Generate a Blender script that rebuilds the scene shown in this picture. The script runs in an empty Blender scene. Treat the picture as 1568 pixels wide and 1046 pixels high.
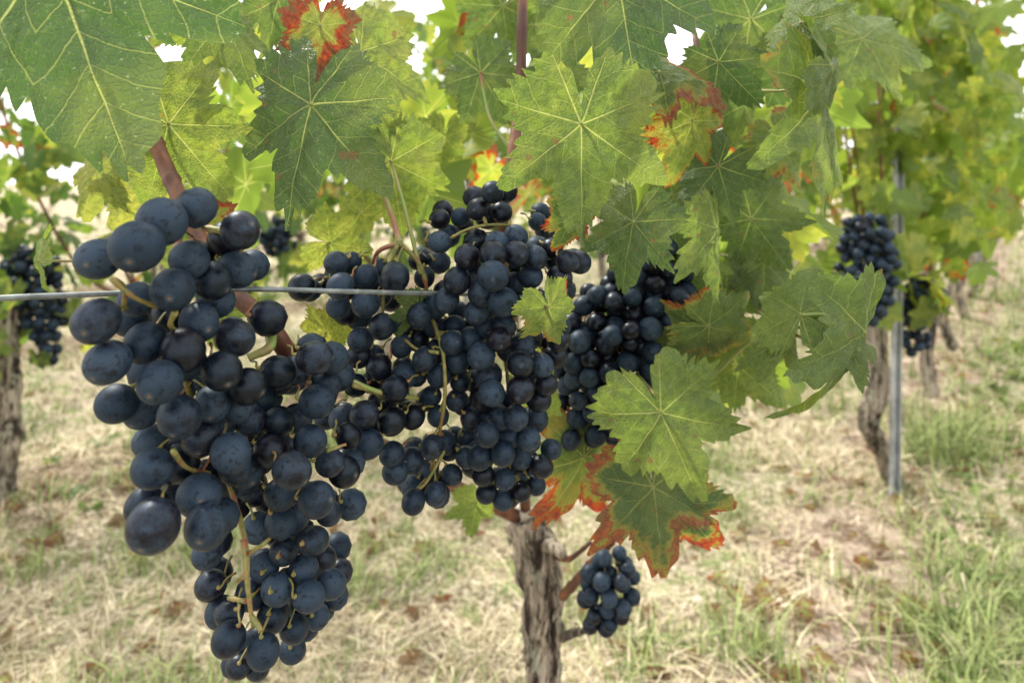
import bpy, math, random
import numpy as np
from mathutils import Vector, noise as mnoise
random.seed(7); rng=np.random.default_rng(7)
F=1132.0; H=0.85
def pt(u,v,d): return np.array([(u-784)*d/F, d, H-(v-280)*d/F])
scene=bpy.context.scene
scene.view_settings.view_transform='Standard'; scene.view_settings.look='None'; scene.view_settings.exposure=0

# ---------------------------------------------------------------- mesh builder
class MB:
    def __init__(s): s.v=[];s.t=[];s.m=[];s.a={};s.n=0
    def add(s,v,t,mat=0,**at):
        v=np.asarray(v,float); t=np.asarray(t,int)
        s.v.append(v); s.t.append(t+s.n); s.m.append(np.full(len(t),mat)); 
        for k in ('a1','a2','a3'):
            x=at.get(k)
            if x is None: x=np.zeros((len(v),3))
            x=np.broadcast_to(np.asarray(x,float),(len(v),3))
            s.a.setdefault(k,[]).append(x)
        s.n+=len(v)
    def build(s,name,mats,parent=None,smooth=True):
        v=np.concatenate(s.v);t=np.concatenate(s.t);m=np.concatenate(s.m)
        me=bpy.data.meshes.new(name)
        me.vertices.add(len(v)); me.vertices.foreach_set('co',v.astype(np.float32).ravel())
        me.loops.add(len(t)*3); me.loops.foreach_set('vertex_index',t.astype(np.int32).ravel())
        me.polygons.add(len(t)); me.polygons.foreach_set('loop_start',np.arange(0,len(t)*3,3,dtype=np.int32))
        me.polygons.foreach_set('material_index',m.astype(np.int32))
        me.polygons.foreach_set('use_smooth',np.full(len(t),smooth))
        for k,l in s.a.items():
            at=me.attributes.new(k,'FLOAT_VECTOR','POINT'); at.data.foreach_set('vector',np.concatenate(l).astype(np.float32).ravel())
        for x in mats: me.materials.append(x)
        me.update(calc_edges=True); me.validate()
        ob=bpy.data.objects.new(name,me); scene.collection.objects.link(ob)
        if parent: ob.parent=parent
        return ob
def empty(name):
    e=bpy.data.objects.new(name,None); scene.collection.objects.link(e); return e

# ---------------------------------------------------------------- node helper
class N:
    def __init__(s,name):
        s.mat=bpy.data.materials.new(name); s.mat.use_nodes=True; s.nt=s.mat.node_tree; s.nt.nodes.clear()
        s.out=s.nt.nodes.new('ShaderNodeOutputMaterial')
    def new(s,ty,ins=None,**kw):
        n=s.nt.nodes.new(ty)
        for k,v in kw.items(): setattr(n,k,v)
        for k,v in (ins or {}).items(): s.set(n.inputs[k],v)
        return n
    def set(s,sock,v):
        if isinstance(v,bpy.types.NodeSocket): s.nt.links.new(v,sock)
        else:
            if isinstance(v,tuple) and len(v)==3 and sock.type=='RGBA': v=(*v,1)
            sock.default_value=v
    def math(s,op,a,b=0.0,c=0.0,clamp=False):
        n=s.new('ShaderNodeMath',operation=op,use_clamp=clamp); s.set(n.inputs[0],a); s.set(n.inputs[1],b); s.set(n.inputs[2],c); return n.outputs[0]
    def ss(s,x,a,b,lo=0.0,hi=1.0):
        n=s.new('ShaderNodeMapRange',interpolation_type='SMOOTHSTEP')
        for k,v in zip(('Value','From Min','From Max','To Min','To Max'),(x,a,b,lo,hi)): s.set(n.inputs[k],v)
        return n.outputs[0]
    def mix(s,f,a,b,bt='MIX'):
        n=s.new('ShaderNodeMix',data_type='RGBA',blend_type=bt); s.set(n.inputs[0],f); s.set(n.inputs[6],a); s.set(n.inputs[7],b); return n.outputs[2]
    def attr(s,name):
        a=s.new('ShaderNodeAttribute',attribute_name=name); x=s.new('ShaderNodeSeparateXYZ',{0:a.outputs['Vector']}); return a.outputs['Vector'],x.outputs[0],x.outputs[1],x.outputs[2]
    def noise(s,vec,scale,detail=3.0,rough=.55):
        return s.new('ShaderNodeTexNoise',{'Vector':vec,'Scale':scale,'Detail':detail,'Roughness':rough}).outputs['Fac']
    def bump(s,h,strength,dist):
        return s.new('ShaderNodeBump',{'Height':h,'Strength':strength,'Distance':dist}).outputs[0]
    def obj(s): return s.new('ShaderNodeTexCoord').outputs['Object']
    def finish(s,sh): s.nt.links.new(sh,s.out.inputs['Surface']); return s.mat

def leaf_material(name,trans=0.44,simple=False):
    n=N(name)
    _,along,across,edge=n.attr('a1'); _,aut,rnd,yel=n.attr('a2'); fl,_,_,seed=n.attr('a3')
    nz=n.noise(fl,2.6,2.0 if simple else 4.0); nf=nz if simple else n.noise(fl,14.0,3.0)
    w=n.math('MULTIPLY_ADD',along,-0.011,0.013)
    v1=n.math('SUBTRACT',1.0,n.ss(across,n.math('MULTIPLY',w,.3),w),clamp=True)
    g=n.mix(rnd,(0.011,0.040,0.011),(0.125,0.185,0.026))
    g=n.mix(n.math('MULTIPLY',nz,.4),g,(0.042,0.100,0.020))
    g=n.mix(n.math('MULTIPLY',n.ss(n.math('ADD',nz,yel),.75,1.45),.8),g,(0.31,0.31,0.055))
    if not simple:
        ac2=n.math('MULTIPLY',across,across)
        tt=n.math('FRACT',n.math('MULTIPLY',n.math('ADD',n.math('MULTIPLY',ac2,.9),n.math('MULTIPLY_ADD',across,-0.95,n.math('MULTIPLY_ADD',nz,0.14,along))),6.3))
        td=n.math('ABSOLUTE',n.math('SUBTRACT',tt,0.5))
        v2=n.math('MULTIPLY',n.math('SUBTRACT',1.0,n.ss(td,0.01,0.05),clamp=True),0.5)
        vm=n.new('ShaderNodeVectorMath',operation='SCALE'); n.set(vm.inputs[0],n.new('ShaderNodeTexNoise',{'Vector':fl,'Scale':9.0,'Detail':2.0}).outputs['Color']); vm.inputs['Scale'].default_value=.06
        va=n.new('ShaderNodeVectorMath',{0:fl,1:vm.outputs[0]},operation='ADD').outputs[0]
        vor=n.new('ShaderNodeTexVoronoi',{'Vector':va,'Scale':34.0},feature='DISTANCE_TO_EDGE').outputs['Distance']
        v3=n.math('MULTIPLY',n.math('SUBTRACT',1.0,n.ss(vor,0.0,0.09),clamp=True),0.16)
        vein=n.math('MAXIMUM',v1,n.math('MAXIMUM',v2,v3))
        g=n.mix(n.math('MULTIPLY',n.ss(nf,.42,.62),.42),g,(0.013,0.042,0.008))
        blotch=n.ss(n.noise(fl,1.3,2.0),.48,.62)
        g=n.mix(n.math('MULTIPLY',blotch,.30),g,(0.16,0.20,0.042))
    else: vein=v1
    vc=n.mix(.6,g,(0.38,0.42,0.15))
    g=n.mix(n.math('MULTIPLY',vein,.8),g,vc)
    if not simple:
        sp=n.ss(n.noise(fl,55.0,2.0),.64,.74)
        g=n.mix(n.math('MULTIPLY',sp,.28),g,(0.42,0.46,0.34))
        spot=n.ss(n.noise(fl,7.0,1.0),.73,.76)
        g=n.mix(n.math('MULTIPLY',spot,.7),g,(0.14,0.07,0.03))
    e=n.math('ADD',n.math('MULTIPLY_ADD',nz,1.5,edge),n.math('MULTIPLY_ADD',nf,.5,n.math('MULTIPLY_ADD',aut,1.3,-2.72)))
    e=n.math('SUBTRACT',e,n.math('MULTIPLY',v1,.12))
    red=n.mix(n.ss(nf,.38,.62),(0.17,0.015,0.009),(0.30,0.080,0.018))
    brown=n.mix(nf,(0.10,0.032,0.015),(0.20,0.09,0.035))
    c=n.mix(n.ss(e,-.22,.0),g,(0.23,0.20,0.035))
    c=n.mix(n.ss(e,-.02,.10),c,red)
    c=n.mix(n.ss(e,.22,.38),c,brown)
    back=n.new('ShaderNodeNewGeometry').outputs['Backfacing']
    cb=n.mix(n.math('MULTIPLY',back,.4),c,(0.18,0.24,0.115))
    hsv=n.new('ShaderNodeHueSaturation',{'Hue':.482,'Saturation':1.06,'Value':n.ss(e,-.15,.05,2.9,2.2),'Color':c}).outputs[0]
    if simple:
        p=n.new('ShaderNodeBsdfPrincipled',{'Base Color':cb,'Roughness':.5,'Specular IOR Level':.22})
        t=n.new('ShaderNodeBsdfTranslucent',{'Color':hsv})
    else:
        h=n.math('SUBTRACT',n.math('MULTIPLY_ADD',nf,.8,n.math('MULTIPLY',n.ss(vor,0,.3),.16)),n.math('MULTIPLY',vein,.6))
        bp=n.bump(h,.9,.0018)
        rough=n.math('MULTIPLY_ADD',nf,.28,.28)
        p=n.new('ShaderNodeBsdfPrincipled',{'Base Color':cb,'Roughness':rough,'Normal':bp,'Specular IOR Level':.32})
        t=n.new('ShaderNodeBsdfTranslucent',{'Color':hsv,'Normal':bp})
    m=n.new('ShaderNodeMixShader',{0:trans,1:p.outputs[0],2:t.outputs[0]})
    return n.finish(m.outputs[0])

def grape_material():
    n=N('grape_skin'); _,pole,r1,r2=n.attr('a1'); loc,_,_,_=n.attr('a2')
    nz=n.noise(loc,1.5,4.0,.6); nf=n.noise(loc,8.0,4.0,.7)
    b=n.ss(n.math('ADD',n.math('MULTIPLY_ADD',nz,1.3,n.math('MULTIPLY',nf,.7)),n.math('MULTIPLY',r1,.80)),.95,1.65)
    deep=n.mix(r2,(0.0012,0.0018,0.0042),(0.005,0.002,0.0045))
    c=n.mix(b,deep,n.mix(r2,(0.008,0.017,0.032),(0.024,0.040,0.064)))
    rub=n.ss(n.noise(loc,2.4,4.0,.65),.55,.61)
    c=n.mix(n.math('MULTIPLY',rub,.8),c,deep)
    spk=n.ss(n.noise(loc,26.0,2.0),.60,.70)
    c=n.mix(n.math('MULTIPLY',spk,.40),c,(0.06,0.075,0.10))
    scar=n.ss(pole,.990,.995); ring=n.math('MULTIPLY',n.ss(pole,.968,.984),n.math('SUBTRACT',1.0,scar))
    c=n.mix(n.math('MULTIPLY',ring,.35),c,(0.06,0.08,0.11)); c=n.mix(n.math('MULTIPLY',scar,.85),c,(0.12,0.085,0.06))
    rough=n.math('MULTIPLY_ADD',b,.24,.30)
    bp=n.bump(n.math('SUBTRACT',n.math('MULTIPLY',nf,.5),scar),.4,.0006)
    p=n.new('ShaderNodeBsdfPrincipled',{'Base Color':c,'Roughness':rough,'Normal':bp,'Specular IOR Level':.30,'Specular Tint':(0.66,0.83,1.0,1)})
    return n.finish(p.outputs[0])

def simple(name,c1,c2,scale,rough=.6,bumpd=.001,stretch=(1,1,1),c3=None):
    n=N(name); o=n.obj(); mp=n.new('ShaderNodeMapping',{'Vector':o,'Scale':stretch}).outputs[0]
    a=n.noise(mp,scale,5.0,.65); c=n.mix(n.ss(a,.38,.62),c1,c2)
    if c3: c=n.mix(n.ss(n.noise(o,scale*.35,3.0),.52,.68),c,c3)
    p=n.new('ShaderNodeBsdfPrincipled',{'Base Color':c,'Roughness':rough,'Normal':n.bump(a,.8,bumpd)})
    return n.finish(p.outputs[0])

M_leaf=leaf_material('vine_leaf'); M_leaf2=leaf_material('vine_leaf_canopy',.50,True)
M_grape=grape_material()
M_stem=simple('grape_stem',(0.11,0.13,0.03),(0.22,0.17,0.05),260,.55,.0006,c3=(0.20,0.06,0.03))
M_pet=simple('petiole',(0.16,0.23,0.05),(0.24,0.23,0.08),60,.5,.0004,c3=(0.24,0.08,0.05))
M_cane=simple('cane_bark',(0.07,0.024,0.012),(0.18,0.068,0.03),70,.55,.001,(1,1,.25),c3=(0.045,0.016,0.009))
n=N('trunk_bark'); o=n.obj(); wv=n.new('ShaderNodeMapping',{'Vector':o,'Scale':(1,1,.16)}).outputs[0]
a=n.noise(wv,75,6.0,.7); bb=n.noise(wv,24,4.0,.6); gg=n.noise(o,40,3.0)
c=n.mix(n.ss(a,.42,.56),(0.04,0.03,0.023),(0.40,0.34,0.265)); c=n.mix(n.ss(bb,.50,.40,0,.85),c,(0.035,0.025,0.018))
c=n.mix(n.math('MULTIPLY',n.ss(gg,.54,.64),.65),c,(0.38,0.38,0.28))
M_bark=n.finish(n.new('ShaderNodeBsdfPrincipled',{'Base Color':c,'Roughness':.95,'Specular IOR Level':.2,'Normal':n.bump(n.math('ADD',a,bb),1.0,.009)}).outputs[0])
M_cut=simple('cut_wood',(0.36,0.31,0.24),(0.5,0.46,0.38),50,.8,.001)
M_wire=simple('galvanised_wire',(0.10,0.12,0.12),(0.20,0.22,0.22),90,.45,.0003)
M_wire.node_tree.nodes['Principled BSDF'].inputs['Metallic'].default_value=.4
M_post=simple('galvanised_steel',(0.28,0.30,0.31),(0.42,0.44,0.45),25,.5,.0005)
M_post.node_tree.nodes['Principled BSDF'].inputs['Metallic'].default_value=.3

# ---------------------------------------------------------------- geometry primitives
def crom(pts,k=8):
    P=np.asarray(pts,float); Q=np.vstack([2*P[0]-P[1],P,2*P[-1]-P[-2]]); out=[]
    for i in range(1,len(Q)-2):
        for j in range(k):
            t=j/k; a,b,c,d=Q[i-1:i+3]
            out.append(.5*((2*b)+(c-a)*t+(2*a-5*b+4*c-d)*t*t+(3*b-a-3*c+d)*t**3))
    out.append(P[-1]); return np.array(out)
def tube(path,rad,seg=8,disp=None,cap=True):
    P=np.asarray(path,float); n=len(P); rad=np.interp(np.linspace(0,1,n),np.linspace(0,1,len(np.atleast_1d(rad))),np.atleast_1d(rad)) if np.ndim(rad) else np.full(n,rad)
    T=np.gradient(P,axis=0); T/=np.linalg.norm(T,axis=1)[:,None]+1e-12
    ref=np.array([0,1,.1]) if abs(T[0][1])<.8 else np.array([1,0,.1])
    A=np.cross(T,ref); A/=np.linalg.norm(A,axis=1)[:,None]; B=np.cross(T,A)
    th=np.linspace(0,2*np.pi,seg,endpoint=False); V=[]
    for i in range(n):
        r=np.full(seg,rad[i])
        if disp: r=r*np.array([disp(a,i/(n-1),P[i]) for a in th])
        V.append(P[i]+(np.cos(th)*r)[:,None]*A[i]+(np.sin(th)*r)[:,None]*B[i])
    V=np.concatenate(V); i=np.arange(n-1)[:,None]*seg; j=np.arange(seg)[None]; k=(j+1)%seg
    a=(i+j).ravel();b=(i+k).ravel();c=(i+seg+k).ravel();d=(i+seg+j).ravel()
    t=np.concatenate([np.stack([a,b,c],1),np.stack([a,c,d],1)])
    if cap:
        V=np.vstack([V,P[0],P[-1]]); m=len(V)
        j=np.arange(seg);k=(j+1)%seg
        t=np.concatenate([t,np.stack([k,j,np.full(seg,m-2)],1),np.stack([j+(n-1)*seg,k+(n-1)*seg,np.full(seg,m-1)],1)])
    return V,t
import bmesh
def ico(sub):
    bm=bmesh.new(); bmesh.ops.create_icosphere(bm,subdivisions=sub,radius=1); bm.verts.ensure_lookup_table()
    v=np.array([x.co[:] for x in bm.verts]); t=np.array([[x.index for x in f.verts] for f in bm.faces]); bm.free(); return v,t
ICO={s:ico(s) for s in (2,3,4)}

# ---------------------------------------------------------------- leaves
VE=np.array([0,52,108,158.])
def leaf_tpl(nt,nr,seed,teeth=True):
    r=np.random.default_rng(seed)
    th=np.linspace(-180,180,nt+1)[:-1]; a=np.abs(th)
    out=np.zeros(nt)
    for sgn in (-1,1):
        cp=np.array([0,29,52,81,108,135,156,170,180.]); dp=r.uniform(.0,.16)
        cr=np.array([1.05,.64-dp,.88+r.uniform(-.08,.06),.56-dp*.7,.74+r.uniform(-.06,.06),.60,.60,.42,.05])
        m=(th>=0) if sgn>0 else (th<0)
        x=a[m]; i=np.clip(np.searchsorted(cp,x,side='right')-1,0,len(cp)-2); f=(x-cp[i])/(cp[i+1]-cp[i])
        isl=np.isin(i,[0,2,4]); f2=np.where(isl,f**.85,np.where(i<6,f**1.15,f))
        out[m]=cr[i]+(cr[i+1]-cr[i])*f2
    if teeth:
        k=38 if nt>150 else nt/3.
        wv=th+4*np.sin(np.radians(th*5+seed*40))+2.5*np.sin(np.radians(th*11+seed*70))
        ph=(wv+180)/360*k; fr=ph%1; fr=np.where(fr<.35,1-fr/.35,(fr-.35)/.65)
        amp=.14*(1+.45*np.sin(ph*1.7+seed)+.25*np.sin(ph*.6+seed*2))
        out*=1.03-amp*fr*np.clip((176-a)/15,0,1)
    rr=np.linspace(.0005,1,nr)**.85
    R=rr[:,None]*out[None]; T=np.radians(th)[None]+0*R
    x=np.sin(T)*R; y=np.cos(T)*R
    d=np.abs(a[:,None]-VE[None]); dm=np.radians(d.min(1))[None]
    along=R*np.cos(dm); across=R*np.sin(dm); edge=rr[:,None]+0*R
    i=np.arange(nr-1)[:,None]*nt; j=np.arange(nt)[None]; k2=(j+1)%nt
    A=(i+j).ravel();B=(i+k2).ravel();C=(i+nt+k2).ravel();D=(i+nt+j).ravel()
    t=np.concatenate([np.stack([A,C,B],1),np.stack([A,D,C],1)])
    return dict(x=x.ravel(),y=y.ravel(),th=T.ravel(),al=along.ravel(),ac=across.ravel(),e=edge.ravel(),t=t)
HI=[leaf_tpl(276,18,s) for s in range(7)]; MID=[leaf_tpl(66,4,s+20) for s in range(6)]; LO=[leaf_tpl(24,2,s+40) for s in range(5)]
def unit(v): v=np.asarray(v,float); return v/(np.linalg.norm(v)+1e-12)
def add_leaf(mb,tp,pos,t,n,L,aut=0,rnd=.5,yel=0,fold=.15,droop=.2,wave=.08,mat=0):
    ph=random.uniform(0,6.28); s=random.uniform(0,50)
    x,y,th=tp['x'],tp['y'],tp['th']; r2=x*x+y*y
    z=-fold*np.sqrt(x*x+.004)*.9-droop*(np.maximum(y,0)**2+.6*x*x)+wave*r2*np.sin(3*th+ph)+wave*.6*r2*np.sin(7*th+ph*2)+wave*.4*r2*r2*np.sin(13*th+ph*3)
    z=z+.20*tp['ac']*(1-.6*tp['e']**3)
    z=z+.016*np.sin(x*15+s+2*y)*np.sin(y*13+s)+.008*np.sin(x*33+s)*np.sin(y*29-s)
    xx=x*(1-.12*fold); yy=y*(1-.25*abs(droop)*np.maximum(y,0))
    t=unit(t); n=unit(n-np.dot(n,t)*t); l=np.cross(t,n)
    V=pos+L*(xx[:,None]*l+yy[:,None]*t+z[:,None]*n)
    m=len(x)
    mb.add(V,tp['t'],mat,a1=np.stack([tp['al'],tp['ac'],tp['e']],1),a2=[aut,rnd,yel],a3=np.stack([x+s,y+s*.7,np.full(m,s)],1))

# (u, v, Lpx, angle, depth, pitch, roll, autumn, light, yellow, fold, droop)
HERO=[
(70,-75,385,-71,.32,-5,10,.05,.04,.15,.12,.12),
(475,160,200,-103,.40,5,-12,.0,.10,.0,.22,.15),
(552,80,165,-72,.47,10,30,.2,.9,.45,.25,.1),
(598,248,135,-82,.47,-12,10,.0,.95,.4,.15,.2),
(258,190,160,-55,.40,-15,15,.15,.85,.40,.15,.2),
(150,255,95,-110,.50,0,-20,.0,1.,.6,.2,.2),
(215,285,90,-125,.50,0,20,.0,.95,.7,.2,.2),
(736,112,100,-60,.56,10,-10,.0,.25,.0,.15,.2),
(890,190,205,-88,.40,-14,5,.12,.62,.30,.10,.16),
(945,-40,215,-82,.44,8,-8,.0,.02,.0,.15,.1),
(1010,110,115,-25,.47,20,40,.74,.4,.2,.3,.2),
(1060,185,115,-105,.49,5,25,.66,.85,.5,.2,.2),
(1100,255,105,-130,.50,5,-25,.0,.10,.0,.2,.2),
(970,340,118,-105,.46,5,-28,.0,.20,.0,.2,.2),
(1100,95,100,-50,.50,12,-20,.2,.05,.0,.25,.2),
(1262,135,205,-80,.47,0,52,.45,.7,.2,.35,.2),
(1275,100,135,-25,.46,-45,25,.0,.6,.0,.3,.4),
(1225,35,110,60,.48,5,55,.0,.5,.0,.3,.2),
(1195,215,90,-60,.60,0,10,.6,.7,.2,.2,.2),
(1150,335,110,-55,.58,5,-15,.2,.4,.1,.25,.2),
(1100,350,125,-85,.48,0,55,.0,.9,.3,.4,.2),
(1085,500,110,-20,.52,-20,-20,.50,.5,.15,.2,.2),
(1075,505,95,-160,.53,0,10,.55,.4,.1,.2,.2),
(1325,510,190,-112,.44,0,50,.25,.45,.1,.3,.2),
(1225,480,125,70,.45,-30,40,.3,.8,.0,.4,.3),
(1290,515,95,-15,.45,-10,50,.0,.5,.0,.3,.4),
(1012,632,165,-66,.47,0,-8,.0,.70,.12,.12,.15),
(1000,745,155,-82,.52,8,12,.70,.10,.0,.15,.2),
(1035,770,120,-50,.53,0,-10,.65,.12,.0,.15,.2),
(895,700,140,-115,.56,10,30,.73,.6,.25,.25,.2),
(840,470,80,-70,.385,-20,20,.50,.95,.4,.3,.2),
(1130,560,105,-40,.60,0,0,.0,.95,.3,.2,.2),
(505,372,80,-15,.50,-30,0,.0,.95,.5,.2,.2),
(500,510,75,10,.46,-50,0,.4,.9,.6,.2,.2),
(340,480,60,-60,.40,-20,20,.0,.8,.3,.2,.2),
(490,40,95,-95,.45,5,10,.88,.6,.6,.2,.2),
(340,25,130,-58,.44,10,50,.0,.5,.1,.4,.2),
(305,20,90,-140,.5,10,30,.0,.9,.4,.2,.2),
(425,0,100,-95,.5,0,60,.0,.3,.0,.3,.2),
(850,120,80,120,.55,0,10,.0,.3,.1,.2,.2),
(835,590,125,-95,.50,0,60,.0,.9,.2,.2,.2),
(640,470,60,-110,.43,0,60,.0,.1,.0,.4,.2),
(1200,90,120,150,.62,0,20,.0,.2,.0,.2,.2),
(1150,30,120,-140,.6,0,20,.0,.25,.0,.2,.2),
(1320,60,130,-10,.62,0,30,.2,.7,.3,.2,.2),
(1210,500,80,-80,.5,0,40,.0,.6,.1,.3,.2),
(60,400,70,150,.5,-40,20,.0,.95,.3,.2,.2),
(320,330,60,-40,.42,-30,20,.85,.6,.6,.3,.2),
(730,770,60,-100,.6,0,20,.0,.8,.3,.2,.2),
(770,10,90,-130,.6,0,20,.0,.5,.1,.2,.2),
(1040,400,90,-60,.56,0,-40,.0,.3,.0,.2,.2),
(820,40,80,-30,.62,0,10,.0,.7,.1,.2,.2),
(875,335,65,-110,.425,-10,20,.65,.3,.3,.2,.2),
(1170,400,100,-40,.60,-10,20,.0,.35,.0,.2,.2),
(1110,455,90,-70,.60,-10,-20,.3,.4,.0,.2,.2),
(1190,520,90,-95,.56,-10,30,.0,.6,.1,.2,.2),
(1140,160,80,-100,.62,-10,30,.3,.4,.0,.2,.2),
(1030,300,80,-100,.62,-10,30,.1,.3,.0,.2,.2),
(680,210,70,-100,.66,-10,30,.1,.9,.4,.2,.2),
(550,330,60,-120,.56,-10,30,.4,.9,.5,.2,.2),
]
leaves=MB(); pets=MB()
def frame(ang,pitch,roll):
    a=math.radians(ang);p=math.radians(pitch);r=math.radians(roll)
    t=np.array([math.cos(a),0,math.sin(a)]); n=np.array([0,-1.,0]); l=np.cross(t,n)
    t2=t*math.cos(p)+n*math.sin(p); n2=n*math.cos(p)-t*math.sin(p)
    n3=n2*math.cos(r)-l*math.sin(r); return t2,n3
for i,(u,v,L,a,d,pi,ro,au,rn,ye,fo,dr) in enumerate(HERO):
    t,n=frame(a,pi,ro); p=pt(u,v,d); Lm=L*d/F
    add_leaf(leaves,HI[i%7],p,t,n,Lm,au,rn,ye,fo,dr,random.uniform(.08,.15))
    q=p-n*Lm*.28-t*Lm*.04; q2=q-t*Lm*.12+np.array([random.uniform(-.01,.01),.05,-.004])
    V,T=tube(crom([p+n*.0003,q,q2],6),[.0009,.0009,.0013],7); pets.add(V,T)

vine=empty('grapevine')
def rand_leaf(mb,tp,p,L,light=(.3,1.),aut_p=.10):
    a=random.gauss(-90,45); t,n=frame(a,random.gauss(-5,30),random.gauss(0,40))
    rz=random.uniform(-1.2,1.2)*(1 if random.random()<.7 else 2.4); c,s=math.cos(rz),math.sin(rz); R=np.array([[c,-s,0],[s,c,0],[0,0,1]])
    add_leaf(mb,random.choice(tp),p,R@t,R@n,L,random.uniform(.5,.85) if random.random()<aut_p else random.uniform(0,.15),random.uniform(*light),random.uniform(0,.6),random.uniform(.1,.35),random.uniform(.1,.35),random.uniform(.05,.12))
canopy=MB()
for i in range(105):
    u=random.uniform(150,1260); v=random.uniform(-260,300)  # range runs above the frame; those unseen leaves are there for shade
    if v>-20 and (600<u<700 and v<110): continue
    d=random.uniform(.62,1.15); p=pt(u,v,d)
    if p[2]>1.5: continue
    rand_leaf(canopy,MID,p,random.uniform(.05,.075),(.5,1.))
for i in range(30):
    u=random.uniform(980,1230); v=random.uniform(300,600); rand_leaf(canopy,MID,pt(u,v,random.uniform(.6,.9)),random.uniform(.045,.06),(.4,.9))
for i in range(12):  # unseen leaves overhead, added to shade the vine below
    rand_leaf(canopy,MID,np.array([random.uniform(-.2,.5),random.uniform(.4,.9),random.uniform(1.12,1.4)]),random.uniform(.05,.07),(.3,.9))

# ---------------------------------------------------------------- grapes
def cluster(name,G,axis,R0=.0085,fill=1.0,sub=3,relax=60,extra=()):
    """G: list of centre xyz + radius; axis: polyline of rachis"""
    mb=MB(); P=np.array([g[:3] for g in G]); R=np.array([g[3] for g in G])
    cam=np.array([0,0,H]); D=P-cam; d0=D[:,1].copy(); dist=d0.copy(); D=D/D[:,1:2]; R00=R.copy()
    for it in range(relax):
        P=cam+D*dist[:,None]; R=R00*dist/d0
        dd=np.linalg.norm(P[:,None]-P[None],axis=2); mn=.88*(R[:,None]+R[None]); ov=np.maximum(mn-dd,0); np.fill_diagonal(ov,0)
        sg=np.sign(dist[:,None]-dist[None]+1e-6*(np.arange(len(R))[:,None]-np.arange(len(R))[None]))
        dist+= (ov*sg*.30).sum(1)
        dist+= (d0-dist)*.02
    P=cam+D*dist[:,None]; ng=len(P)
    P=list(P);R=list(R)
    k=int(len(G)*fill*6)
    for _ in range(k):
        i=random.randrange(ng); r=R0*random.uniform(.8,1.05)
        q=P[i]+np.array([random.uniform(-1,1)*r,random.uniform(1.2,4.0)*r,random.uniform(-1,1)*r])
        A=np.array(P); 
        if np.all(np.linalg.norm(A-q,axis=1)>.88*(np.array(R)+r)): P.append(q);R.append(r)
    ax=crom(axis,10)
    V,T=tube(ax,[.0016,.0013,.0009],8,lambda a,s,p:1+.4*mnoise.noise(Vector(p)*240)); mb.add(V,T,1)
    for e in extra:
        V,T=tube(crom(e,6),[.0012,.0009,.0010],8,lambda a,s,p:1+.45*mnoise.noise(Vector(p)*300)); mb.add(V,T,1)
    for i,(p,r) in enumerate(zip(P,R)):
        bv,bt=ICO[sub if i<ng else min(sub,2 if relax else sub)]
        j=np.argmin(np.linalg.norm(ax-p,axis=1)+np.maximum(p[2]-ax[:,2],0)*.5); q=ax[max(0,j-2)]
        dr=unit(q-p+np.array([0,.006,.006])); pole=unit(-dr+np.array([random.gauss(0,.35),random.gauss(0,.35)-.3,random.gauss(0,.35)-.2])) 
        o1=unit(np.array([random.gauss(0,1) for _ in range(3)]))
        V=bv*r*(1+.06*(bv@dr)[:,None]**2-.05*(bv@o1)[:,None]**2); r1=random.random(); r2=random.random()
        mb.add(V+p,bt,0,a1=np.stack([bv@pole,np.full(len(bv),r1),np.full(len(bv),r2)],1),a2=bv+random.uniform(0,80))
        e=p+dr*r*.96; L=np.linalg.norm(q-e)
        if L>.014: q=e+unit(unit(q-e)*.6+np.array([random.gauss(0,.3),1.2,random.gauss(0,.3)+.3]))*.010
        mid=(e+q)/2+np.array([0,0,.001]); V,T=tube(crom([e,e+dr*.0022,mid,q],3),[.0015,.0006,.0005,.0007],6); mb.add(V,T,1)
    return mb.build(name,[M_grape,M_stem])

hero=[(248,340,38),(150,397,35),(210,378,40),(368,353,33),(290,398,32),(363,413,30),(265,443,35),(325,430,30),(148,492,37),(222,525,33),(165,555,36),(280,537,35),(360,517,30),(305,493,32),(200,490,28),(178,618,30),(245,585,35),(218,628,30),(275,638,34),(340,568,33),(325,618,30),(378,592,30),(382,642,25),(308,670,30),(353,693,31),(233,717,34),(305,758,33),(230,675,28),(345,742,25),(317,805,34),(235,805,39),(222,775,30),(317,848,25),(398,705,24),(395,808,24),(447,720,30),(475,675,26),(425,570,26),(425,645,25),(485,615,26),(482,548,27),(505,708,24),(527,722,24),(485,765,28),(430,800,24),(480,828,25),(435,843,24),(465,872,24),(503,785,22),(405,868,24),(425,902,25),(473,913,26),(495,885,21),(323,896,24),(338,937,24),(417,945,25),(350,978,28),(403,997,28),(365,1020,20),(395,1022,20),(450,963,23),(485,940,20),(448,995,20),(362,775,22),(430,757,26),(388,755,22),(415,690,26),(455,640,24),(400,612,24),(450,790,24),(375,720,26),(260,690,26),(335,650,26)]
def conv(L,base,Rr,w=.5):
    o=[]
    for u,v,r in L:
        d=w*(Rr*F/r)+(1-w)*base(u,v); p=pt(u,v,d); o.append((*p,r*random.uniform(.91,1.02)*d/F))
    return o
G=conv(hero,lambda u,v:.285+.03*(u-200)/300+.04*max(0,(v-700)/300),.0087,.5)
hax=[pt(285,320,.33),pt(268,400,.31),pt(265,480,.31),pt(290,600,.325),pt(350,740,.34),pt(376,830,.325),pt(380,900,.322),pt(388,960,.34)]
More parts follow.
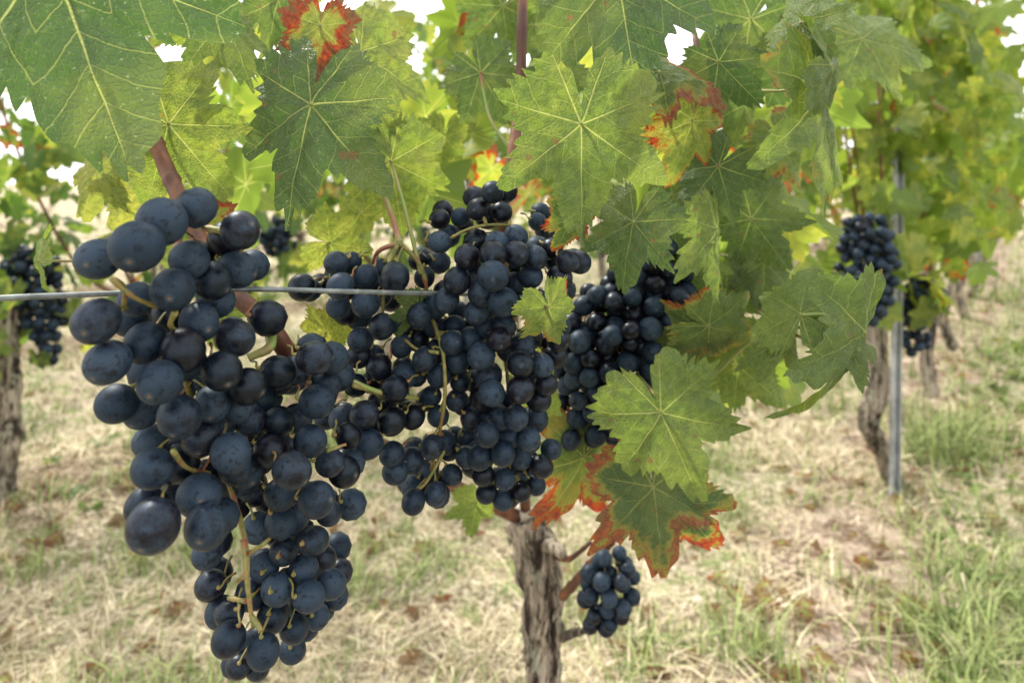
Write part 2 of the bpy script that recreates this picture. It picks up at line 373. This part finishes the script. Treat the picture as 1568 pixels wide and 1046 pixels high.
ex=[[pt(290,325,.33),pt(310,350,.31),pt(345,358,.30),pt(372,385,.30)],[pt(268,478,.285),pt(262,500,.29),pt(290,520,.31)],[pt(172,428,.275),pt(205,455,.28),(pt(240,470,.29))],[pt(172,428,.275),pt(190,440,.285),pt(190,475,.29)],
 [pt(235,770,.29),pt(265,775,.30),pt(300,790,.31)],[pt(265,690,.285),pt(285,715,.30),pt(320,725,.32)],[pt(373,825,.318),pt(378,890,.312),pt(386,950,.315)],[pt(376,850,.32),pt(400,835,.31),pt(412,825,.315)],[pt(378,920,.315),pt(350,915,.32)],[pt(384,940,.315),pt(400,965,.31)],[pt(500,690,.35),pt(530,680,.355)]]
cluster('grape_cluster',G,hax,.0085,.9,4,extra=ex)
mid=[(754,295,20),(733,321,19),(705,333,16),(673,336,17),(673,371,19),(823,340,15),(768,325,18),(790,362,20),(515,403,20),(537,402,18),(462,440,21),(490,435,16),(521,438,22),(560,425,20),(605,425,24),(518,470,20),(560,465,22),(755,390,24),(715,393,22),(755,423,25),(700,430,22),(790,388,22),(820,395,20),(845,382,18),(870,400,20),(887,402,18),(857,425,20),(813,423,20),(825,464,22),(857,461,16),(771,463,24),(684,460,21),(730,478,21),(790,435,20),(642,483,21),(771,500,20),(697,500,18),(693,525,20),(738,450,22),(650,550,21),(615,530,18),(585,500,22),(552,520,20),(550,545,20),(580,562,20),(700,553,20),(672,575,20),(605,595,22),(737,545,22),(765,520,22),(797,557,22),(800,530,20),(797,596,22),(753,602,22),(830,560,20),(836,588,20),(825,612,20),(705,585,18),(700,613,18),(722,640,18),(671,637,18),(632,638,20),(660,607,18),(600,645,22),(558,635,24),(563,680,24),(525,640,22),(520,577,24),(600,695,20),(605,722,20),(661,684,20),(630,705,20),(688,690,16),(714,700,18),(692,727,18),(633,768,20),(667,756,19),(628,742,14),(745,665,22),(790,640,20),(767,640,20),(770,695,20),(797,700,18),(829,714,18),(740,727,18),(773,733,18),(745,755,17),(770,765,17),(798,752,17),(820,742,16),(735,700,20),(810,672,20),(780,667,20),(855,520,20),(850,545,18),(620,575,20),(545,590,20),(500,640,20),(590,620,18),(640,520,18),(665,500,18),(585,455,16),(650,425,18),(640,400,16),(720,520,20),(745,500,20)]
midL=[m for m in mid if m[0]<735 and m[1]>485 or m[0]<680]; midR=[m for m in mid if m not in midL]
bf=lambda u,v:.425
cluster('grape_cluster',conv(midR,bf,.0082,.3),[pt(765,330,.46),pt(750,400,.46),pt(755,480,.46),pt(775,560,.46),pt(780,650,.46),pt(780,740,.46)],.0082,.7,3,extra=[[pt(780,345,.45),pt(745,345,.44),pt(715,352,.44),pt(690,365,.44)],[pt(745,345,.44),pt(738,325,.44)]])
cluster('grape_cluster',conv(midL,bf,.0082,.3),[pt(610,370,.44),pt(645,410,.445),pt(660,480,.445),pt(678,540,.43),pt(680,620,.43),pt(660,720,.455)],.0080,.5,3,extra=[[pt(610,372,.44),pt(590,430,.44),pt(585,500,.44)],[pt(680,690,.44),pt(655,735,.44),pt(640,750,.44)],[pt(540,590,.41),pt(570,600,.42),pt(590,612,.43)],[pt(672,540,.425),pt(640,535,.43),pt(620,520,.435)]])
def auto(name,line,d,rpx,n,sub=3):
    L=crom([(u,v,r) for u,v,r in line],12); G=[]
    for _ in range(n*60):
        u,v,r=L[random.randrange(len(L))]; 
        a=random.uniform(0,6.283); k=math.sqrt(random.random()); b=random.uniform(-1,.4)
        x=u+r*k*math.cos(a); yv=v+r*k*math.sin(a)*.6
        p=pt(x,yv,d)+np.array([0,b*math.sqrt(max(0,1-k*k*.9))*r*d/F,0]); rr=rpx*d/F*random.uniform(.85,1.1)
        if all(np.linalg.norm(p-g[:3])>.86*(rr+g[3]) for g in G): G.append(np.array([*p,rr]))
        if len(G)>=n: break
    return cluster(name,G,[pt(u,v,d) for u,v,r in line],rpx*d/F,0,sub,relax=0)
auto('grape_cluster',[(1025,375,30),(1000,425,52),(960,480,84),(940,550,86),(918,610,60),(902,655,46)],.57,16,250)
auto('grape_cluster',[(935,862,36),(932,905,38),(922,945,24),(920,968,12)],.72,13,70)
auto('grape_cluster',[(1325,350,36),(1325,400,40),(1328,450,34),(1325,485,20)],1.80,9,110,2)
auto('grape_cluster',[(1410,440,30),(1402,480,28),(1400,530,16)],2.0,8,50,2)
auto('grape_cluster',[(50,400,36),(60,450,40),(75,500,26),(70,550,14)],2.0,9,80,2)
auto('grape_cluster',[(425,350,30),(432,380,22)],2.6,7,40,2)
auto('grape_cluster',[(20,440,30),(15,500,22)],2.1,9,50,2)

# ---------------------------------------------------------------- canes, wire, trunks
def cane(path,rad,mb,knots=True,seg=14,mat=0):
    P=crom(path,14)
    f=lambda a,s,p:1+.10*mnoise.noise(Vector((math.cos(a)*1.5,math.sin(a)*1.5,s*25)))+(.22*math.exp(-(((s*len(path)*1.0)%1-.5)/.07)**2) if knots else 0)
    V,T=tube(P,rad,seg,f); mb.add(V,T,mat)
wood=MB()
cane([pt(150,-60,.46),pt(195,90,.43),pt(232,200,.40),pt(258,265,.39),pt(290,335,.375),pt(345,435,.365),pt(405,490,.36),pt(455,560,.385),pt(520,640,.52),pt(650,720,.66),pt(790,790,.84)],[.0036,.0038,.0040,.0042,.0044,.0047,.0048,.006,.008],wood)
cane([pt(803,-160,.56),pt(800,0,.53),pt(796,150,.52),pt(780,270,.50),pt(768,360,.54),pt(790,560,.66),pt(805,790,.85)],[.0032,.0036,.0040,.0042,.0046,.006],wood)
cane([pt(1060,30,.6),pt(1070,120,.58),pt(1060,300,.62),pt(1050,480,.66),pt(960,650,.72),pt(870,760,.82),pt(820,800,.85)],[.002,.0028,.003,.004,.005],wood)
cane([pt(1255,145,.47),pt(1185,205,.52),pt(1130,265,.57),pt(1075,330,.62)],[.0014,.0017,.002],pets,False,8)
cane([pt(1228,482,.45),pt(1180,505,.49),pt(1140,530,.53),pt(1085,580,.58),pt(1050,600,.64)],[.0013,.0016,.002],pets,False,8)
cane([pt(1323,512,.445),pt(1270,484,.445),pt(1228,482,.45)],[.0010,.0012],pets,False,8)
cane([pt(862,912,.82),pt(895,875,.78),pt(935,828,.74),pt(960,770,.72),pt(975,700,.72)],[.0055,.0045,.004,.003],wood)
cane([pt(850,850,.84),pt(872,855,.80),pt(905,830,.77)],[.004,.003,.002],wood)
cane([pt(545,165,.46),pt(570,250,.455),pt(600,330,.45),pt(612,372,.44)],[.0016,.0018,.002],pets,False,8)
cane([pt(600,250,.47),pt(620,320,.45),pt(645,420,.445)],[.001,.0012,.0014],pets,False,8)
cane([pt(612,372,.44),pt(580,385,.45),pt(570,410,.46)],[.0016,.0012],pets,False,8)
cane([pt(736,115,.56),pt(750,180,.54),pt(785,235,.525)],[.001,.0013],pets,False,8)
cane([pt(285,320,.36),pt(300,345,.33),pt(350,355,.31)],[.002,.0014],pets,False,8)
cane([pt(410,495,.355),pt(414,530,.345),pt(380,548,.34)],[.003,.0018],pets,False,8)
cane([pt(450,550,.385),pt(520,575,.41),pt(580,600,.42),pt(640,610,.44)],[.0016,.0014],pets,False,8)
cane([pt(1040,400,.5),pt(1060,375,.48),pt(1095,372,.475)],[.0009,.0009],pets,False,8)
leaves.build('leaves',[M_leaf],vine); pets.build('petioles',[M_pet],vine); wood.build('canes',[M_cane],vine); canopy.build('canopy_leaves',[M_leaf2],vine)

def trunk(name,path,rad,parent,seg=72,k=26,seed=0):
    mb=MB(); P=crom(path,k)
    P=P+np.array([[.004*mnoise.noise(Vector((p[2]*30,seed,0))),.004*mnoise.noise(Vector((p[2]*30,seed+5,0))),0] for p in P])
    def f(a,s,p):
        z=p[2]
        q=mnoise.noise(Vector((math.cos(a)*3+seed,math.sin(a)*3,z*14)))
        q2=mnoise.noise(Vector((math.cos(a)*9+seed,math.sin(a)*9,z*34)))
        q3=mnoise.noise(Vector((math.cos(a)*1.2+seed,math.sin(a)*1.2,z*22)))
        return 1+.28*q+.26*abs(q2)*2-.12+.26*q3
    V,T=tube(P,rad,seg,f); mb.add(V,T,0)
    for i in range(60):
        a=random.uniform(0,6.28); s=random.randint(2,len(P)-14); r0=np.interp(s/len(P),np.linspace(0,1,len(rad)),rad)
        pth=[P[s+j]+np.array([math.cos(a+.03*j),math.sin(a+.03*j),0])*r0*(1.03+.06*random.random()+.012*abs(j-5)) for j in range(0,12,3)]
        V,T=tube(crom(pth,3),[.0006,.0022,.0018,.0006],5); mb.add(V,T,0)
    return mb.build(name,[M_bark],parent)
tr=trunk('trunk',[pt(825,1440,.9),pt(822,1250,.88),pt(830,1040,.86),pt(832,930,.85),pt(822,850,.85),pt(797,790,.85)],[.028,.024,.019,.020,.021,.025,.019],vine)
mb=MB(); V,T=tube([pt(797,795,.85),pt(794,776,.84)],[.013,.012],20,lambda a,s,p:1+.15*math.sin(3*a)); mb.add(V,T); mb.build('pruning_cut',[M_cut],vine)
mb=MB()
cane([pt(850,980,.85),pt(880,968,.82),pt(895,966,.80)],[.006,.003],mb,False,mat=0); cane([pt(815,830,.85),pt(845,835,.82),pt(862,850,.80)],[.012,.008,.005],mb,False); mb.build('spurs',[M_bark],vine)

W=[pt(-200,470,.28),pt(0,457,.30),pt(170,450,.325),pt(380,443,.35),pt(640,449,.412),pt(900,452,.75),pt(1130,440,1.2),pt(1368,420,1.96)]
mb=MB(); V,T=tube(crom(W,12),.0013,10); mb.add(V,T)
V,T=tube(crom([W[-1],np.array([3.0,4.85,.6]),np.array([9.9,14.85,.6])],12),.0013,6); mb.add(V,T)
mb.build('trellis_wire',[M_wire])

DR=np.array([.568,.823,0]); NR=np.array([.823,-.568,0]); O=np.array([1.02,2.0,0])
def gh(x,y):
    s=(x-O[0])*NR[0]+(y-O[1])*NR[1]
    k=np.round(s/1.92)*1.92
    return .035*np.exp(-((s-k)/.28)**2)+.012*np.sin(x*5.1+y*2.3)*np.sin(y*4.3-x*1.9)+.008*np.sin(x*13+y*9)*np.sin(y*17-x*7)-.02
def post(name,x,y,h=1.3):
    mb=MB(); w=.011
    prof=np.array([(-w,0),(-w,.018),(-w+.003,.018),(-w+.003,.003),(w-.003,.003),(w-.003,.018),(w,.018),(w,0)])*1.0
    zs=np.linspace(-.1,h,12); V=np.concatenate([np.c_[x+prof[:,0]+.012*(z-.5),y-prof[:,1],np.full(8,z)] for z in zs]); T=[]
    for i in range(11):
        for j in range(8):
            a=i*8+j;b=i*8+(j+1)%8; T+= [(a,b,b+8),(a,b+8,a+8)]
    m=88; T+=[(m,m+1,m+2),(m,m+2,m+3),(m,m+3,m+4),(m,m+4,m+7),(m+4,m+5,m+6),(m+4,m+6,m+7)]
    mb.add(V,T)
    for z in np.arange(.3,h,.15):
        V,T2=tube([[x-w-.004,y-.009,z],[x-w+.004,y-.009,z+.01]],.003,6); mb.add(V,T2)
    return mb.build(name,[M_post],smooth=False)
post('vineyard_post',1.015,1.96,1.0); 
for k in (3,6,9): post('vineyard_post',*(O+DR*k*1.6)[:2])
for k in (1,4): 
    q=O-NR*1.92+DR*(k*1.6-1.0); post('vineyard_post',q[0],q[1])

# ---------------------------------------------------------------- rows of vines
def row(name,off,t0,t1,dens,light,z0=.50,z1=1.75,lod_near=3.2,trunks=1.0,thr=-.22,more=0):
    e=empty(name); mb=MB(); t=t0
    n=int((t1-t0)*dens)
    for i in range(n):
        t=t0+(t1-t0)*(random.random()**1.5)
        c=O+NR*off+DR*t
        zt=z1+.16*math.sin(t*2.3+off)+.10*math.sin(t*5.1); zb=z0+.10*math.sin(t*3.7+off*2)
        h=zb+(zt-zb)*random.random()**.85
        th=.20*(.6+.5*math.sin((h-zb)/(zt-zb)*3.1))
        if mnoise.noise(Vector((t*2.6,h*3.2,off*7)))<thr : continue
        p=c+NR*random.gauss(0,th*.7)+DR*random.gauss(0,.05)+np.array([0,0,h])
        dist=math.hypot(p[0],p[1])
        if p[1]<.3 and off<0.5 and off>-.5: continue
        L=random.uniform(.05,.075)*(1 if dist<5 else 1.4)
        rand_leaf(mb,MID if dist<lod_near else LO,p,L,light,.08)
    for i in range(more):
        p=np.array([1.0,1.90,0])+DR*random.uniform(-.10,.45)+NR*random.gauss(.05,.07)+np.array([0,0,random.uniform(.78,1.25)]); rand_leaf(mb,MID,p,random.uniform(.045,.065),light,.08)
    mb.build('foliage',[M_leaf2],e)
    wb=MB(); t=t0+.2
    while t<min(t1,14):
        c=O+NR*off+DR*t; s=random.uniform(-.04,.04)
        if not(off==0 and t<.3) and not (off==-1.92 and t<-.2):
            V,T=tube(crom([[c[0]+s,c[1],-.03],[c[0]-s,c[1]+.01,.18],[c[0]+s*.6,c[1],.36],[c[0]-.03,c[1],.50]],8),[.03,.026,.024,.030],20,lambda a,s_,p:1+.28*mnoise.noise(Vector((math.cos(a)*2,math.sin(a)*2,p[2]*16+t)))); wb.add(V,T,0)
        for j in range(5):
            q=c+DR*random.uniform(-.45,.45)+NR*random.uniform(-.1,.1); V,T=tube(crom([c+[0,0,.48],(c+q)/2+[0,0,.62],q+[0,0,1.1],q+DR*random.uniform(-.1,.1)+[0,0,1.5]],5),[.006,.004,.002],7); wb.add(V,T,1)
        t+=trunks
    wb.build('trunks',[M_bark,M_cane],e)
    return e
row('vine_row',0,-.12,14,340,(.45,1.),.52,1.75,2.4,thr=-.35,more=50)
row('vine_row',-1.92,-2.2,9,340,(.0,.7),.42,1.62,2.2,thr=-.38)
row('vine_row',-3.84,-3,12,100,(.1,.8),.5,1.6,0)  # farther rows take paler leaf colours, standing in for distance haze
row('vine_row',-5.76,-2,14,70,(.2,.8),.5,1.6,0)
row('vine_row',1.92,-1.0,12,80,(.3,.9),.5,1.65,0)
trunk('grapevine_trunk',[[1.08,2.06,-.03],[1.02,2.03,.10],[.965,2.0,.20],[.985,2.0,.29],[.99,2.02,.5],[1.02,2.05,.62]],[.026,.024,.023,.028,.013,.01],None,36,10,3)
trunk('grapevine_trunk',[pt(5,800,1.96),pt(2,720,1.96),pt(14,640,1.96),pt(8,540,1.96),pt(12,430,1.96)],[.036,.030,.028,.030,.018],None,36,12,8)
for k in range(9):
    t=random.uniform(-1.5,5); c=O-NR*(1.92-.15)+DR*t+np.array([0,0,random.uniform(.5,.72)]); G=[]
    for _ in range(900):
        zz=random.random(); w=.035*(1-.7*zz); p=c+np.array([random.gauss(0,w*.6),random.gauss(0,w*.6),-.14*zz])
        if all(np.linalg.norm(p-g[:3])>.014 for g in G): G.append(np.array([*p,.008]))
        if len(G)>45: break
    cluster('grape_cluster',G,[c,c-[0,0,.07],c-[0,0,.13]],.008,0,2,relax=0)

# ---------------------------------------------------------------- ground
def axisv(lo,hi,n,c,k):
    t=np.linspace(-1,1,n); s=np.sinh(t*k)/np.sinh(k); return c+np.where(s<0,-s*(lo-c),s*(hi-c))
xs=axisv(-250,250,320,.3,6.2); ys=axisv(-60,400,360,2.0,6.2)
X,Y=np.meshgrid(xs,ys); Z=gh(X,Y)*np.exp(-((X**2+Y**2)/900))
nx,ny=len(xs),len(ys); i=np.arange(ny-1)[:,None]*nx; j=np.arange(nx-1)[None]; a=(i+j).ravel()
T=np.concatenate([np.stack([a,a+1,a+nx+1],1),np.stack([a,a+nx+1,a+nx],1)])
n=N('dry_grass_ground'); o=n.obj(); sx=n.new('ShaderNodeSeparateXYZ',{0:o})
s=n.math('ADD',n.math('MULTIPLY',n.math('SUBTRACT',sx.outputs[0],float(O[0])),float(NR[0])),n.math('MULTIPLY',n.math('SUBTRACT',sx.outputs[1],float(O[1])),float(NR[1])))
k=n.math('ABSOLUTE',n.math('SUBTRACT',s,n.math('MULTIPLY',n.math('ROUND',n.math('DIVIDE',s,1.92)),1.92)))
big=n.noise(o,1.8,4.0,.6); med=n.noise(o,11.0,4.0,.7); fine=n.noise(o,70.0,4.0,.75)
straw=n.mix(n.ss(fine,.38,.62),(0.20,0.15,0.09),(0.70,0.62,0.46))
straw=n.mix(n.math('MULTIPLY',n.ss(med,.50,.64),.8),straw,(0.20,0.26,0.08))
soil=n.mix(n.ss(n.math('MULTIPLY_ADD',med,.6,n.math('MULTIPLY',fine,.4)),.40,.60),(0.15,0.10,0.065),(0.56,0.45,0.35))
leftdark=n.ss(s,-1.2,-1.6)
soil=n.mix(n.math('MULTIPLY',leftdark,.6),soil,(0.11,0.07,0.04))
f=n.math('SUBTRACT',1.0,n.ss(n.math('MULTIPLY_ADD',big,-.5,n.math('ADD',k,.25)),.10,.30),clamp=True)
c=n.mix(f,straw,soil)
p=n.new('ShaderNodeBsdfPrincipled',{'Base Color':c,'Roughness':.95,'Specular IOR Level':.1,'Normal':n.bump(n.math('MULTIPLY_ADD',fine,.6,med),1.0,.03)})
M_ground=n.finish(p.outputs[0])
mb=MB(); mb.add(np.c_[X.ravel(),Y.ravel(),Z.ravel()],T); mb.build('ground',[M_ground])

n=N('grass_blade'); _,kind,rnd,hh=n.attr('a1')
g=n.mix(rnd,(0.045,0.11,0.015),(0.26,0.34,0.09)); st=n.mix(rnd,(0.24,0.17,0.08),(0.74,0.65,0.47))
c=n.mix(kind,st,g); c=n.mix(n.math('MULTIPLY',hh,.3),c,(0.62,0.55,0.33))
p=n.new('ShaderNodeBsdfPrincipled',{'Base Color':c,'Roughness':.6,'Specular IOR Level':.25})
M_grass=n.finish(p.outputs[0])
def blades(cnt,ymin,ymax,hmul,wmul):
    y=ymin+(ymax-ymin)*rng.random(cnt)**1.3; x=(rng.random(cnt)*2-1)*(y*.78+.25)
    s=(x-O[0])*NR[0]+(y-O[1])*NR[1]; kk=np.abs(s-np.round(s/1.92)*1.92)
    def nz(sc,o): return np.array([mnoise.noise(Vector((a*sc+o,b*sc,o))) for a,b in zip(x,y)])
    gn=nz(2.6,3.)+.8*nz(8,9.); dn=nz(3.5,20.)+.5*nz(12,5.)
    keep=(rng.random(cnt)<np.clip(.85-np.exp(-(kk/.22)**2)*.7*(gn<.15)+dn*1.1,0.08,1))
    x,y,gn,kk,s=x[keep],y[keep],gn[keep],kk[keep],s[keep]; m=len(x)
    edge=np.exp(-((s-.24)/.15)**2)
    green=(rng.random(m)<np.clip(.22+gn*1.3+edge*.6,0.04,.9)).astype(float)
    h=hmul*(.016+.05*rng.random(m)**2.4*(1+1.2*np.clip(gn,0,1)+edge*.9))*(.75+.6*green); w=wmul*(.0010+.0012*rng.random(m)); lean=(rng.random(m)*2.0)*np.where(green>0,.8,1.5)
    a=rng.random(m)*6.283; dx,dy=np.cos(a),np.sin(a); b=a+1.57; wx,wy=np.cos(b)*w,np.sin(b)*w; z=gh(x,y)-.004
    def P(t,wm): hx=lean*h*t*t; return np.stack([x+dx*hx+wx*wm,y+dy*hx+wy*wm,z+h*t*(1-.25*np.minimum(lean,1.5)*t)],1)
    V=np.stack([P(0,-1),P(0,1),P(.55,-.8),P(.55,.8),P(1,0)],1).reshape(-1,3)
    I=np.arange(m)[:,None]*5
    T=np.concatenate([I+[0,1,3],I+[0,3,2],I+[2,3,4]])
    A=np.stack([np.repeat(green,5),np.repeat(rng.random(m),5),np.tile([0,0,.5,.5,1],m)],1)
    return V,T,A
mb=MB()
for args in ((62000,1.0,2.6,1.0,1.0),(50000,2.2,6,1.2,1.8),(20000,5,16,1.7,4.5)):
    V,T,A=blades(*args); mb.add(V,T,a1=A)
mb.build('grass',[M_grass],smooth=False)
mb=MB()
for i in range(140):
    sd=random.choice([.22,.26,-1.75,-2.1]); t=random.uniform(-1.3,2.5); c=O+NR*(sd+random.gauss(0,.07))+DR*t
    if c[1]<.9: continue
    for j in range(random.randint(5,12)):
        a=random.uniform(0,6.28); tt=np.array([math.cos(a),math.sin(a),random.uniform(.1,1.2)]); pp=c+np.array([random.gauss(0,.02),random.gauss(0,.02),0]); pp[2]=gh(pp[0],pp[1])+random.uniform(0,.03)
        add_leaf(mb,random.choice(LO),pp,tt,np.array([-math.cos(a)*.5,-math.sin(a)*.5,1]),random.uniform(.012,.03),0,random.uniform(.3,.9),random.uniform(0,.3),.2,.4,.1)
mb.build('weeds',[M_leaf2])
mb=MB()
for i in range(1100):
    y=1.1+6*random.random()**1.5; x=random.uniform(-1,1)*(y*.75+.2); s=(x-O[0])*NR[0]+(y-O[1])*NR[1]; kk=abs(s-round(s/1.92)*1.92)
    if random.random()<.4 and kk>.45: continue
    a=random.uniform(0,6.28); t=np.array([math.cos(a),math.sin(a),random.uniform(-.2,.2)]); nn=np.array([random.gauss(0,.35),random.gauss(0,.35),1])
    add_leaf(mb,random.choice(LO),np.array([x,y,gh(x,y)+.016]),t,nn,random.uniform(.014,.042),random.uniform(.9,1.5),.6,.8,.3,random.uniform(-.5,.5),.2)
mb.build('fallen_leaves',[M_leaf2])
mb=MB(); bv,bt=ICO[2]
for i in range(600):
    y=1.1+4*random.random()**1.4; x=random.uniform(-1,1)*(y*.75+.2); s=(x-O[0])*NR[0]+(y-O[1])*NR[1]; kk=abs(s-round(s/1.92)*1.92)
    if kk>.3 and random.random()<.85: continue
    r=random.uniform(.003,.014); o=random.uniform(0,90)
    V=bv*np.array([r*random.uniform(.8,1.3),r,r*.65])*np.array([1+.45*mnoise.noise(Vector(v*1.6)+Vector((o,0,0))) for v in bv])[:,None]
    mb.add(V+np.array([x,y,gh(x,y)+r*.2]),bt)
M_clod=simple('soil_clod',(0.28,0.20,0.14),(0.56,0.46,0.36),60,.95,.002)
mb.build('soil_clods',[M_clod])

# ---------------------------------------------------------------- light: thin bright haze plus sun
EL=math.radians(52); AZ=math.radians(-42)
w=bpy.data.worlds.new('World'); scene.world=w; w.use_nodes=True; nt=w.node_tree
sky=nt.nodes.new('ShaderNodeTexSky'); sky.sky_type='NISHITA'; sky.sun_disc=False; sky.sun_elevation=EL; sky.sun_rotation=AZ; sky.dust_density=6; sky.air_density=1.0; sky.ozone_density=1
mx=nt.nodes.new('ShaderNodeMix'); mx.data_type='RGBA'; mx.inputs[0].default_value=.85; mx.inputs[7].default_value=(18.0,17.8,17.4,1)
nt.links.new(sky.outputs[0],mx.inputs[6]); nt.links.new(mx.outputs[2],nt.nodes['Background'].inputs[0]); nt.nodes['Background'].inputs[1].default_value=.15
L=bpy.data.lights.new('sun','SUN'); L.energy=5; L.angle=math.radians(2); L.color=(1,.94,.84)
so=bpy.data.objects.new('sun',L); scene.collection.objects.link(so)
dirv=Vector((math.sin(AZ)*math.cos(EL),math.cos(AZ)*math.cos(EL),math.sin(EL))); so.rotation_euler=dirv.to_track_quat('Z','Y').to_euler(); so.location=dirv*20
cd=bpy.data.cameras.new('camera'); cam=bpy.data.objects.new('camera',cd); scene.collection.objects.link(cam)
cam.location=(0,0,H); cam.rotation_euler=(math.pi/2,0,0); cd.lens=26; cd.sensor_width=36; cd.shift_y=-(523-280)/1568; cd.clip_start=.02; cd.clip_end=1000
cd.dof.use_dof=True; cd.dof.focus_distance=.38; cd.dof.aperture_fstop=9
scene.camera=cam
